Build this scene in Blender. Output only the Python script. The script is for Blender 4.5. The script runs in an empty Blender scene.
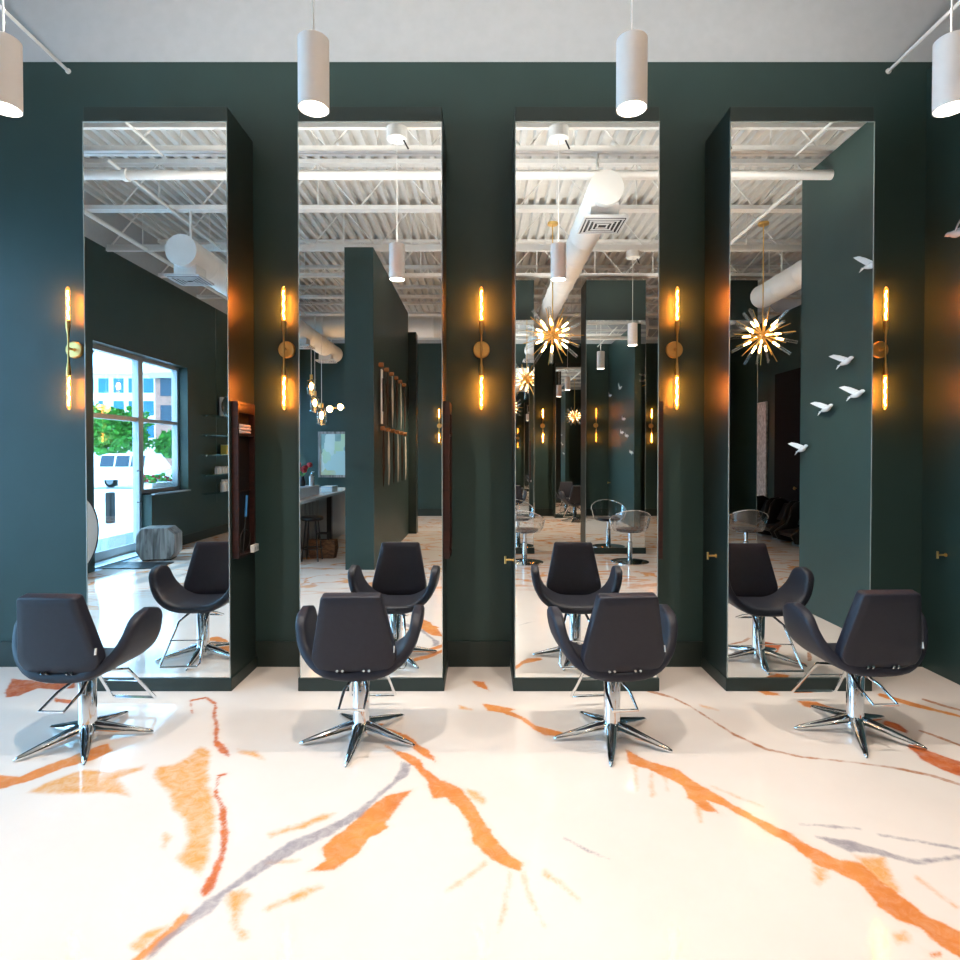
import bpy, math, random
import numpy as np
from mathutils import Vector, Matrix
random.seed(7)
PI = math.pi
SC = bpy.context.scene
COL = SC.collection

# ------------------------------------------------------------------ materials
def newmat(name):
    m = bpy.data.materials.new(name); m.use_nodes = True
    nt = m.node_tree; nt.nodes.clear()
    out = nt.nodes.new('ShaderNodeOutputMaterial')
    return m, nt, out

def lin(c):
    return tuple((v/12.92 if v <= .04045 else ((v+.055)/1.055)**2.4) for v in [x/255 for x in c])

def mat(name, rgb, rough=.5, metal=0, spec=.5, var=.08, scale=12, stretch=(1,1,1), bump=0, coat=0, bscale=60):
    """surface of one colour with a slight procedural mottling"""
    m, nt, out = newmat(name)
    N = nt.nodes.new; L = nt.links.new
    b = N('ShaderNodeBsdfPrincipled'); L(b.outputs[0], out.inputs[0])
    b.inputs['Roughness'].default_value = rough; b.inputs['Metallic'].default_value = metal
    b.inputs['Specular IOR Level'].default_value = spec; b.inputs['Coat Weight'].default_value = coat
    tc = N('ShaderNodeTexCoord'); mp = N('ShaderNodeMapping'); mp.inputs['Scale'].default_value = stretch
    L(tc.outputs['Object'], mp.inputs[0])
    nz = N('ShaderNodeTexNoise'); nz.inputs['Scale'].default_value = scale; nz.inputs['Detail'].default_value = 5
    L(mp.outputs[0], nz.inputs['Vector'])
    c = lin(rgb)
    rp = N('ShaderNodeValToRGB')
    rp.color_ramp.elements[0].position = .3; rp.color_ramp.elements[1].position = .7
    rp.color_ramp.elements[0].color = (*[v*(1-var) for v in c], 1)
    rp.color_ramp.elements[1].color = (*[min(1, v*(1+var)) for v in c], 1)
    L(nz.outputs[0], rp.inputs[0]); L(rp.outputs[0], b.inputs['Base Color'])
    if bump:
        n2 = N('ShaderNodeTexNoise'); n2.inputs['Scale'].default_value = bscale; n2.inputs['Detail'].default_value = 4
        L(mp.outputs[0], n2.inputs['Vector'])
        bp = N('ShaderNodeBump'); bp.inputs['Strength'].default_value = bump; bp.inputs['Distance'].default_value = .004
        L(n2.outputs[0], bp.inputs['Height']); L(bp.outputs[0], b.inputs['Normal'])
    return m

def wood(name, a, b_, rough=.4, scale=3, stretch=(1,1,12)):
    m, nt, out = newmat(name); N = nt.nodes.new; L = nt.links.new
    b = N('ShaderNodeBsdfPrincipled'); L(b.outputs[0], out.inputs[0]); b.inputs['Roughness'].default_value = rough
    tc = N('ShaderNodeTexCoord'); mp = N('ShaderNodeMapping'); mp.inputs['Scale'].default_value = stretch
    L(tc.outputs['Object'], mp.inputs[0])
    nz = N('ShaderNodeTexNoise'); nz.inputs['Scale'].default_value = scale; nz.inputs['Detail'].default_value = 6
    nz.inputs['Distortion'].default_value = .8
    L(mp.outputs[0], nz.inputs['Vector'])
    rp = N('ShaderNodeValToRGB'); rp.color_ramp.elements[0].position = .35; rp.color_ramp.elements[1].position = .65
    rp.color_ramp.elements[0].color = (*lin(a), 1); rp.color_ramp.elements[1].color = (*lin(b_), 1)
    L(nz.outputs[0], rp.inputs[0]); L(rp.outputs[0], b.inputs['Base Color'])
    return m

def emit(name, rgb, strength):
    m, nt, out = newmat(name)
    e = nt.nodes.new('ShaderNodeEmission'); e.inputs[0].default_value = (*rgb, 1); e.inputs[1].default_value = strength
    nt.links.new(e.outputs[0], out.inputs[0]); return m

def clear(name, tint=(1,1,1), gloss=.08, rough=.02, glow=None):
    """thin clear glass / acrylic: straight-through transmission plus a sheen"""
    m, nt, out = newmat(name); N = nt.nodes.new; L = nt.links.new
    t = N('ShaderNodeBsdfTransparent'); t.inputs[0].default_value = (*tint, 1)
    g = N('ShaderNodeBsdfGlossy'); g.inputs['Roughness'].default_value = rough
    lw = N('ShaderNodeLayerWeight'); lw.inputs[0].default_value = .35
    ma = N('ShaderNodeMath'); ma.operation = 'MULTIPLY_ADD'; ma.inputs[1].default_value = .6; ma.inputs[2].default_value = gloss
    L(lw.outputs['Facing'], ma.inputs[0])
    mx = N('ShaderNodeMixShader'); L(ma.outputs[0], mx.inputs[0]); L(t.outputs[0], mx.inputs[1]); L(g.outputs[0], mx.inputs[2])
    if glow:
        e = N('ShaderNodeEmission'); e.inputs[0].default_value = (*glow[0], 1); e.inputs[1].default_value = glow[1]
        ad = N('ShaderNodeAddShader'); L(mx.outputs[0], ad.inputs[0]); L(e.outputs[0], ad.inputs[1]); L(ad.outputs[0], out.inputs[0])
    else: L(mx.outputs[0], out.inputs[0])
    return m

def mirror_mat():
    m, nt, out = newmat('mirror_silver')
    g = nt.nodes.new('ShaderNodeBsdfGlossy'); g.inputs['Roughness'].default_value = 0
    g.inputs[0].default_value = (.93, .95, .94, 1)
    nt.links.new(g.outputs[0], out.inputs[0]); return m

M = dict(
    wall=mat('wall_paint', (44, 65, 62), .42, spec=.35, var=.06, scale=3, bump=.12, bscale=90),
    tower=mat('tower_paint', (38, 50, 47), .4, spec=.35, var=.06, scale=3, bump=.12, bscale=90),
    upper=mat('upper_wall_paint', (176, 180, 182), .7, var=.03),
    deck=mat('deck_paint', (212, 212, 208), .5, var=.04),
    steel=mat('joist_paint', (226, 226, 222), .45, var=.03),
    duct=mat('duct_paint', (228, 228, 224), .5, var=.03, scale=5),
    grille=mat('grille_metal', (200, 202, 202), .5, var=.03),
    darkgap=mat('grille_gap', (30, 30, 32), .8),
    mirror=mirror_mat(),
    edge=mat('mirror_edge', (190, 200, 196), .15, metal=.6, var=.04),
    fabric=mat('chair_upholstery', (30, 32, 43), .5, spec=.4, var=.1, scale=40, bump=.1, bscale=300),
    chrome=mat('chrome', (225, 228, 230), .06, metal=1, var=.02),
    white=mat('white_plastic', (236, 236, 232), .4, var=.02),
    brass=mat('brass', (240, 200, 124), .4, metal=1, var=.08),
    gold=mat('gold_rod', (240, 190, 100), .34, metal=1, var=.06),
    pend=mat('pendant_enamel', (242, 236, 230), .45, var=.02),
    black=mat('black_metal', (22, 22, 24), .4, var=.1),
    blackvinyl=mat('black_vinyl', (20, 20, 22), .35, var=.12, scale=20),
    mahog=wood('red_brown_wood', (30, 13, 11), (54, 25, 19), .35),
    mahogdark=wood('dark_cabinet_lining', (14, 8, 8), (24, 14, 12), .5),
    towel=mat('towel_cloth', (226, 216, 208), .9, var=.05, bump=.4, bscale=200),
    bulbglass=clear('bulb_glass', (1, .9, .72), .05),
    sconceglass=clear('lit_bulb_glass', (1, .86, .6), .03, glow=((1, .36, .06), .6)),
    clearglass=clear('clear_glass_tube', (1, .98, .93), .1),
    winglass=clear('window_glass', (.93, .97, 1), .03),
    acrylic=clear('clear_acrylic', (.86, .88, .9), .12),
    shelfglass=clear('shelf_glass', (.7, .88, .92), .2),
    filament=emit('glowing_filament', (1, .26, .035), 330),
    bulbglow=emit('glowing_bulb', (1, .56, .22), 45),
    lampface=emit('pendant_lamp_face', (1, .9, .74), 14),
    alu=mat('window_aluminium', (150, 158, 162), .35, metal=.3, var=.04),
    bird=mat('white_ceramic', (232, 232, 230), .18, var=.02, coat=.3),
    counter=mat('counter_laminate', (214, 222, 228), .2, var=.03),
    greypaint=mat('grey_front_panel', (150, 156, 160), .4, var=.04),
    oak=wood('peg_wood', (150, 92, 50), (190, 128, 76), .5),
    wicker=wood('brown_wicker', (70, 46, 28), (122, 84, 52), .8, 14, (1, 1, 3)),
    greywood=wood('grey_wood_grain', (92, 88, 84), (168, 164, 158), .3, 6, (2.5, 2.5, .35)),
    silverart=wood('silver_relief', (168, 164, 160), (236, 232, 228), .4, 10, (3, 3, 1.2)),
    curtain=mat('black_door_paint', (9, 10, 11), .75, spec=.2, var=.1),
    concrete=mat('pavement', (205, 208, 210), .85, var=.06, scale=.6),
    kerb=mat('shade_tinted_kerb', (92, 104, 118), .8),  # bluish shade of the sidewalk put into its colour
    bwhite=mat('facade_white', (214, 214, 210), .8, var=.04, scale=.5),
    brick=mat('facade_brick', (140, 104, 92), .85, var=.2, scale=2),
    bluewin=mat('blue_window_glass', (22, 92, 160), .1, var=.2, scale=.4),
    leaf=mat('tree_leaf', (70, 142, 48), .6, var=.4, scale=3),
    bark=mat('tree_bark', (70, 56, 44), .9, var=.2),
    carpaint=mat('car_paint', (220, 222, 224), .2, var=.01, coat=.5),
    carglass=mat('car_glass', (26, 44, 62), .08, var=.05),
    tyre=mat('tyre_rubber', (22, 22, 22), .8),
    redflower=mat('red_flower', (168, 40, 44), .6, var=.3, scale=30),
    yellow=mat('yellow_box', (206, 180, 80), .5),
    blueplastic=mat('blue_plastic', (60, 130, 190), .3),
    whitehair=mat('pale_strand', (206, 196, 180), .5, var=.2, scale=30, stretch=(6, 6, .4)),
    brownhair=mat('brown_strand', (70, 46, 30), .45, var=.4, scale=30, stretch=(6, 6, .4)),
)

# ------------------------------------------------------------------ mesh building
class MB:
    def __init__(s): s.v = []; s.f = []
    def add(s, vs, fs):
        n = len(s.v); s.v += [tuple(p) for p in vs]; s.f += [tuple(i+n for i in f) for f in fs]; return s
    def box(s, x0, y0, z0, x1, y1, z1):
        vs = [(x, y, z) for z in (z0, z1) for y in (y0, y1) for x in (x0, x1)]
        return s.add(vs, [(0,2,3,1), (4,5,7,6), (0,1,5,4), (1,3,7,5), (3,2,6,7), (2,0,4,6)])
    def obox(s, c, size, R):
        hx, hy, hz = [k/2 for k in size]
        vs = [Vector(c) + R @ Vector((x, y, z)) for z in (-hz, hz) for y in (-hy, hy) for x in (-hx, hx)]
        return s.add(vs, [(0,2,3,1), (4,5,7,6), (0,1,5,4), (1,3,7,5), (3,2,6,7), (2,0,4,6)])
    def loft(s, rings, cap=True, closed=True):
        n = len(rings[0]); vs = [p for r in rings for p in r]; fs = []
        for i in range(len(rings)-1):
            for j in range(n if closed else n-1):
                a = i*n+j; b = i*n+(j+1) % n
                fs.append((a, b, b+n, a+n))
        if cap: fs.append(tuple(range(n-1, -1, -1))); fs.append(tuple(range((len(rings)-1)*n, len(rings)*n)))
        return s.add(vs, fs)
    def tube(s, pts, r, seg=10, cap=True, close=False):
        pts = [Vector(p) for p in pts]; k = len(pts)
        rr = r if isinstance(r, (list, tuple)) else [r]*k
        rings = []; up = None
        for i, p in enumerate(pts):
            a = pts[max(i-1, 0)] if not close else pts[i-1]
            b = pts[min(i+1, k-1)] if not close else pts[(i+1) % k]
            t = (b-a).normalized()
            if up is None:
                up = Vector((0, 0, 1)) if abs(t.z) < .9 else Vector((1, 0, 0))
            up = (up - t*up.dot(t)).normalized(); w = t.cross(up)
            rings.append([p + (up*math.cos(2*PI*j/seg) + w*math.sin(2*PI*j/seg))*rr[i] for j in range(seg)])
        if close: rings.append(rings[0]); cap = False
        return s.loft(rings, cap)
    def lathe(s, prof, c=(0,0,0), seg=24, axis='z', cap=True):
        rings = []
        for r, h in prof:
            ring = []
            for j in range(seg):
                a = 2*PI*j/seg; x, y = r*math.cos(a), r*math.sin(a)
                if axis == 'z': p = (c[0]+x, c[1]+y, c[2]+h)
                elif axis == 'y': p = (c[0]+x, c[1]+h, c[2]-y)
                else: p = (c[0]+h, c[1]+x, c[2]+y)
                ring.append(p)
            rings.append(ring)
        return s.loft(rings, cap)
    def ball(s, c, r, seg=16, rings=10, sc=(1,1,1)):
        pr = [[(c[0]+r*sc[0]*math.sin(PI*i/rings)*math.cos(2*PI*j/seg), c[1]+r*sc[1]*math.sin(PI*i/rings)*math.sin(2*PI*j/seg),
                c[2]-r*sc[2]*math.cos(PI*i/rings)) for j in range(seg)] for i in range(1, rings)]
        return s.loft(pr)
    def build(s, name, m, parent=None, smooth=True, bevel=0, ang=35):
        me = bpy.data.meshes.new(name); me.from_pydata(s.v, [], s.f); me.update()
        me.materials.append(m if not isinstance(m, str) else M[m])
        if smooth:
            me.polygons.foreach_set('use_smooth', [True]*len(me.polygons))
            try: me.set_sharp_from_angle(angle=math.radians(ang))
            except Exception: pass
        o = bpy.data.objects.new(name, me); COL.objects.link(o)
        if parent: o.parent = parent
        if bevel:
            b = o.modifiers.new('bevel', 'BEVEL'); b.width = bevel; b.segments = 2; b.limit_method = 'ANGLE'
        return o

def tag(o, label, cat, group=None, kind=None):
    if label: o['label'] = label
    if cat: o['category'] = cat
    if group: o['group'] = group
    if kind: o['kind'] = kind
    return o
def thing(name, label, cat, loc=(0,0,0), rz=0, group=None):
    o = bpy.data.objects.new(name, None); COL.objects.link(o); o.empty_display_size = .1
    o.location = loc; o.rotation_euler = (0, 0, rz)
    return tag(o, label, cat, group)
def copy_tree(o, parent=None):
    c = o.copy(); COL.objects.link(c)
    if parent: c.parent = parent
    for ch in list(o.children): copy_tree(ch, c)
    return c
def dup(o, loc, rz=None, label=None, group=None):
    c = copy_tree(o); c.location = loc
    if rz is not None: c.rotation_euler = (0, 0, rz)
    if label: c['label'] = label
    if group: c['group'] = group
    return c
def struct(name, mb, m, parent=None, bevel=0):
    o = mb.build(name, m, parent, smooth=False, bevel=bevel)
    if not parent: o['kind'] = 'structure'
    return o
def lamp(name, kind, loc, energy, color=(1,1,1), **kw):
    d = bpy.data.lights.new(name, kind); d.energy = energy; d.color = color
    for k, v in kw.items(): setattr(d, k, v)
    o = bpy.data.objects.new(name, d); COL.objects.link(o); o.location = loc; return o

# ------------------------------------------------------------------ camera
F = 592.0; CX, CY = 483.0, 464.0; PITCH = .0148; CAMY = -4.0; CAMZ = 1.6
cam = bpy.data.cameras.new('camera'); co = bpy.data.objects.new('camera', cam); COL.objects.link(co)
cam.sensor_width = 36; cam.lens = F/960*36
cam.shift_x = -(CX-480)/960; cam.shift_y = (CY-480)/960
co.location = (0, CAMY, CAMZ); co.rotation_euler = (PI/2-PITCH, 0, 0)
cam.clip_start = .05; cam.clip_end = 300
SC.camera = co
def floor_at(px, py):
    """point of the floor seen at a photo position"""
    u, w = (px-CX)/F, (CY-py)/F
    dy = math.cos(PITCH)+w*math.sin(PITCH); dz = w*math.cos(PITCH)-math.sin(PITCH)
    t = -CAMZ/dz
    return (u*t, CAMY+dy*t)

# ------------------------------------------------------------------ the room shell
WT = .28
XL, XR, XF = -5.35, 3.32, 6.2        # left wall, short right wall, far right wall
YA, YC = .47, -11.6                  # mirror wall, far wall
ZP, ZD = 4.54, 5.15                  # top of dark paint, deck
struct('wall_back', MB().box(XL-.15, YA, 0, XF+.15, YA+.15, ZP), 'wall')
struct('trim_1', MB().box(XL-.15, YA, ZP, XF+.15, YA+.15, ZD+.1), 'upper')
struct('wall_right', MB().box(XR, -2.2, 0, XR+.14, YA, 4.48), 'wall')
struct('wall_far', MB().box(XL-.15, YC-.15, 0, XF+.15, YC, ZP), 'wall')
struct('trim_2', MB().box(XL-.15, YC-.15, ZP, XF+.15, YC, ZD+.1), 'upper')
struct('wall_right_far', MB().box(XF, YC, 0, XF+.15, YA, ZP), 'wall')
struct('trim_3', MB().box(XF, YC, ZP, XF+.15, YA, ZD+.1), 'upper')
# left wall with its openings: (y0, y1, z0, z1)
OPEN = [(-3.5, -.3, .12, 3.9), (-11.2, -8.9, .9, 3.3), (-5.55, -4.14, 0, 3.18), (-6.74, -5.55, .98, 3.18)]
w = MB()
ys = [YC, -11.2, -8.9, -6.74, -5.55, -4.14, -3.5, -.3, YA]
for a, b in zip(ys[:-1], ys[1:]):
    op = [o for o in OPEN if abs(o[0]-a) < .01]
    if op:
        if op[0][2] > 0: w.box(XL-WT, a, 0, XL, b, op[0][2])
        w.box(XL-WT, a, op[0][3], XL, b, ZP)
    else: w.box(XL-WT, a, 0, XL, b, ZP)
struct('wall_left', w, 'wall')
struct('trim_4', MB().box(XL-.15, YC, ZP, XL, YA, ZD+.1), 'upper')
struct('baseboard_back', MB().box(XL, YA-.018, 0, XR, YA, .19), 'tower')
struct('baseboard_far', MB().box(XL, YC, 0, XF, YC+.018, .19), 'tower')
struct('baseboard_left', MB().box(XL, YC+.02, 0, XL+.018, -5.56, .17), 'tower')
struct('wall_partition', MB().box(-1.92, -8.05, 0, -1.52, -4.24, ZP-.06), 'wall')
struct('wall_partition_end', MB().box(-1.56, -8.35, 0, -1.36, -8.05, 4.1), 'tower')
# roof deck: trapezoid flutes running front to back
d = MB(); x = XL-.15; row = []
while x < XF+.15:
    row += [(x, ZD), (x+.055, ZD), (x+.07, ZD+.07), (x+.137, ZD+.07)]; x += .152
n = len(row)
d.add([(p[0], YA+.15, p[1]) for p in row]+[(p[0], YC-.15, p[1]) for p in row], [(i, i+1, n+i+1, n+i) for i in range(n-1)])
d.box(XL-.15, YC-.15, ZD+.09, XF+.15, YA+.15, ZD+.15)
struct('ceiling', d, 'deck')

# storefront door and windows in the left wall
def sash(name, y0, y1, z0, z1, ybars, zbars, fr=.06, dep=.1):
    x0 = XL-WT+.02
    m = MB()
    m.box(x0, y0, z0, x0+dep, y0+fr, z1).box(x0, y1-fr, z0, x0+dep, y1, z1)
    m.box(x0, y0+fr, z1-fr, x0+dep, y1-fr, z1).box(x0, y0+fr, z0, x0+dep, y1-fr, z0+fr)
    for b in ybars: m.box(x0+.01, b-fr/2, z0+fr, x0+dep-.01, b+fr/2, z1-fr)
    for b in zbars: m.box(x0+.012, y0+fr, b-fr/2, x0+dep-.012, y1-fr, b+fr/2)
    o = struct(name, m, 'alu')
    MB().box(x0+.045, y0+fr, z0+fr, x0+.052, y1-fr, z1-fr).build('pane', 'winglass', o, smooth=False)
    return o
sash('window_unseen', -3.5, -.3, .12, 3.9, [-2.43, -1.37], [2.2])  # unseen window, added and made tall to let in more daylight
sash('window_3', -11.2, -8.9, .9, 3.3, [-10.05], [2.17])
dr = sash('door_1', -5.55, -4.14, 0, 3.18, [], [2.17], .07)
MB().box(XL-WT+.06, -5.47, .07, XL-WT+.08, -4.22, .2).build('kick_rail', 'alu', dr, smooth=False)
MB().tube([(XL-.16, -5.43, .85), (XL-.11, -5.43, .85), (XL-.11, -5.43, 1.35), (XL-.16, -5.43, 1.35)], .012).build('pull_handle', 'black', dr)
sash('window_1', -6.74, -5.55, .98, 3.18, [], [2.17])
struct('trim_5', MB().box(XL-WT, -6.74, .955, XL+.05, -5.55, .98), 'alu')

# ------------------------------------------------------------------ floor: poured epoxy with stains
SOFF = {5: (0, 660), 6: (220, 660), 7: (440, 660), 8: (660, 660)}
def px(tile, pts):
    ox, oy = SOFF[tile]
    return [(ox+a/3.2, oy+b/3.2) for a, b in pts]
def poly(tile, pts): return np.array([floor_at(*p) for p in px(tile, pts)])
def line(tile, pts, widths):
    """a brushed streak: centre line and photo width -> outline on the floor"""
    P = px(tile, pts); k = len(P)
    if not isinstance(widths, (list, tuple)): widths = [widths]*k
    Lf, Rt = [], []
    for i, p in enumerate(P):
        a = P[max(i-1, 0)]; b = P[min(i+1, k-1)]
        tx, ty = b[0]-a[0], b[1]-a[1]; l = math.hypot(tx, ty) or 1
        nx, ny = -ty/l, tx/l; w_ = widths[i]/6.4
        Lf.append((p[0]+nx*w_, p[1]+ny*w_)); Rt.append((p[0]-nx*w_, p[1]-ny*w_))
    return np.array([floor_at(*q) for q in Lf+Rt[::-1]])
ORANGE = [
    poly(5, [(0,370),(60,375),(150,335),(230,310),(300,280),(350,265),(360,290),(300,320),(200,345),(100,385),(0,415),(-40,420),(-40,372)]),
    poly(6, [(615,415),(575,465),(530,520),(540,535),(480,570),(440,620),(370,670),(285,675),(340,640),(330,600),(400,540),(470,480),(530,435)]),
    poly(6, [(520,215),(560,225),(600,240),(650,280),(690,310),(690,330),(640,300),(590,262),(540,245)]),
    poly(6, [(530,275),(600,300),(640,320),(660,350),(710,385),(770,410),(830,490),(870,560),(920,620),(975,650),(960,675),(920,665),(860,630),(810,590),(800,530),(760,470),(720,440),(680,445),(660,380),(620,340),(570,305)]),
    poly(7, [(100,65),(140,70),(160,100),(120,85)]), poly(7, [(135,140),(180,145),(240,158),(200,170),(150,162)]),
    line(7, [(200,162),(260,185),(300,215),(340,230),(395,238)], [14,10,14,24,10]),
    poly(8, [(-110,285),(-60,315),(0,335),(60,350),(100,385),(200,440),(300,500),(400,545),(500,605),(560,635),(640,645),(720,720),(790,770),(860,820),(980,880),(980,965),(900,920),(840,865),(760,830),(700,790),(650,720),(590,690),(550,670),(520,665),(480,640),(430,600),(380,570),(300,520),(200,465),(150,450),(190,490),(150,485),(90,445),(75,405),(20,375),(-40,350),(-100,330)]),
    poly(8, [(440,130),(500,135),(560,155),(530,162),(460,150)]),
    line(8, [(700,110),(800,140),(880,160),(980,185)], [10,14,9,6]),
    line(8, [(300,90),(340,106),(380,110)], [8,14,6]),
    poly(8, [(865,938),(900,933),(908,950),(870,952)]),
    line(5, [(600,812),(560,858),(500,915),(400,985)], [34,30,24,26]),
]
RED = [
    poly(5, [(15,105),(40,60),(100,65),(150,75),(240,70),(240,90),(180,95),(120,90),(60,115),(20,120)]),
    poly(5, [(170,120),(235,130),(225,140),(180,135)]),
    line(5, [(615,170),(610,130),(660,120),(690,140),(685,180),(695,210),(690,260),(715,290),(735,305)], [4,5,6,9,12,12,14,26,8]),
    line(5, [(725,365),(700,370),(690,430),(712,470),(720,540),(715,610),(690,680),(670,725),(650,748)], [6,8,8,16,18,18,16,34,20]),
    poly(8, [(790,275),(840,285),(900,305),(990,335),(990,380),(900,350),(840,320)]),
    line(8, [(720,200),(760,215),(790,230)], [14,18,10]),
]
AMBER = [
    poly(5, [(680,290),(640,275),(600,310),(560,330),(500,340),(490,380),(530,420),(560,480),(590,520),(600,570),(560,640),(600,670),(640,690),(670,640),(680,560),(690,470),(672,400),(670,340)]),
    poly(5, [(80,425),(150,390),(260,350),(370,355),(470,335),(460,350),(380,380),(420,440),(330,425),(200,430)]),
    poly(6, [(150,555),(250,525),(330,490),(375,488),(350,505),(270,540),(160,570)]),
    poly(6, [(145,795),(230,745),(325,720),(330,730),(250,770),(160,797)]),
    poly(6, [(20,740),(90,725),(110,750),(70,790),(60,840),(95,890),(80,900),(40,860),(30,800)]),
    poly(6, [(790,415),(830,420),(855,455),(840,465),(800,440)]),
    poly(8, [(620,625),(720,630),(745,690),(775,745),(700,720),(640,660)]),
    poly(8, [(490,655),(535,668),(540,700),(510,725),(490,715)]),
    poly(8, [(735,870),(790,870),(800,900),(760,912)]),
    line(6, [(930,680),(915,760),(890,870)], [14,8,4]), line(6, [(850,650),(800,690),(720,742)], [12,8,4]),
    line(6, [(970,680),(990,760),(1040,850)], [12,8,4]), line(7, [(330,680),(380,715),(450,770)], [22,14,4]),
    line(5, [(420,930),(480,880),(540,850)], [40,30,10]), line(8, [(160,400),(240,435),(330,470)], [6,7,3]),
    line(8, [(810,690),(880,740),(950,790)], [12,10,8]), line(6, [(55,290),(110,300),(145,322)], [14,20,8]),
    line(7, [(60,150),(105,160)], [12,8]), line(7, [(830,145),(890,160)], [8,5]), line(7, [(625,340),(630,420)], [14,8]), line(7, [(675,360),(680,440)], [14,8]),
    line(7, [(722,375),(728,420)], [12,6]), line(8, [(120,460),(130,520)], [16,8]),
    line(5, [(540,560),(520,600)], [30,16]), line(6, [(150,650),(260,640)], [10,6]),
]
GREY = [
    line(6, [(590,330),(560,390),(500,440),(430,500),(340,550),(250,590),(180,630),(90,690),(0,752),(-40,790),(-90,828),(-165,890),(-245,965)], [8,12,14,24,32,40,36,26,18,44,26,20,14]),
    poly(8, [(500,565),(600,575),(690,600),(760,625),(830,640),(870,635),(980,620),(980,636),(890,645),(820,655),(760,640),(690,620),(600,610),(550,590)]),
    line(8, [(450,525),(540,532),(640,540)], [4,8,4]), line(8, [(700,560),(800,575),(980,608)], [4,8,5]),
    poly(6, [(580,320),(610,335),(600,375),(560,390),(575,350)]),
    line(7, [(395,568),(470,608),(550,640)], [5,8,5]),
]
FINE = [line(8, [(-40,98),(40,120),(100,150),(170,195),(240,240),(340,285),(450,310),(600,325),(750,345),(870,370),(980,405)], [7,4.5,3.5,4,5,6,4,4,5,7,7]),
        line(8, [(830,225),(900,250),(980,280)], [4,6,4]), line(8, [(840,125),(920,150),(980,165)], [5,6,4])]
def sdf(P, polys):
    best = np.full(len(P), -1.0)
    for q in polys:
        lo, hi = q.min(0)-.13, q.max(0)+.13
        idx = np.where((P[:, 0] > lo[0]) & (P[:, 0] < hi[0]) & (P[:, 1] > lo[1]) & (P[:, 1] < hi[1]))[0]
        if not len(idx): continue
        p = P[idx]; dist = np.full(len(p), 9.0); ins = np.zeros(len(p), bool)
        for a, b in zip(q, np.roll(q, -1, 0)):
            e = b-a; t = np.clip(((p-a) @ e)/max(e @ e, 1e-9), 0, 1)
            dist = np.minimum(dist, np.hypot(*(p-(a+t[:, None]*e)).T))
            c = (a[1] > p[:, 1]) != (b[1] > p[:, 1])
            xs = a[0]+(p[:, 1]-a[1])*(b[0]-a[0])/(b[1]-a[1] if abs(b[1]-a[1]) > 1e-9 else 1e-9)
            ins ^= c & (p[:, 0] < xs)
        best[idx] = np.maximum(best[idx], np.where(ins, dist, -dist))
    return np.clip(.5+best/.12, 0, 1)
gx = np.concatenate([np.linspace(XL, -3.75, 5)[:-1], np.arange(-3.75, 3.5, .0125), np.linspace(3.52, XF, 6)])
gy = np.concatenate([np.linspace(YC, -2.55, 12)[:-1], np.arange(-2.55, .44, .0125), [.47]])
nx_, ny_ = len(gx), len(gy)
XX, YY = np.meshgrid(gx, gy); P = np.stack([XX.ravel(), YY.ravel()], 1)
me = bpy.data.meshes.new('floor')
ii = np.arange((nx_-1)*(ny_-1)); a_ = (ii//(nx_-1))*nx_+ii % (nx_-1)
quads = np.stack([a_, a_+1, a_+nx_+1, a_+nx_], 1)
me.vertices.add(len(P)); me.vertices.foreach_set('co', np.column_stack([P, np.zeros(len(P))]).ravel())
me.loops.add(quads.size); me.loops.foreach_set('vertex_index', quads.ravel().astype(np.int32))
me.polygons.add(len(quads)); me.polygons.foreach_set('loop_start', (np.arange(len(quads))*4).astype(np.int32))
me.update(calc_edges=True); me.validate()
for nm, polys in (('stain_orange', ORANGE), ('stain_amber', AMBER), ('stain_red', RED), ('stain_grey', GREY), ('stain_fine', FINE)):
    at = me.attributes.new(nm, 'FLOAT', 'POINT'); at.data.foreach_set('value', sdf(P, polys).astype(np.float32))
zone = ((P[:, 1] < -2.6) | (P[:, 0] > 3.5) | (P[:, 0] < -3.8)).astype(np.float32)
me.attributes.new('far_zone', 'FLOAT', 'POINT').data.foreach_set('value', zone)
fl = bpy.data.objects.new('floor', me); COL.objects.link(fl); fl['kind'] = 'structure'

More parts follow.
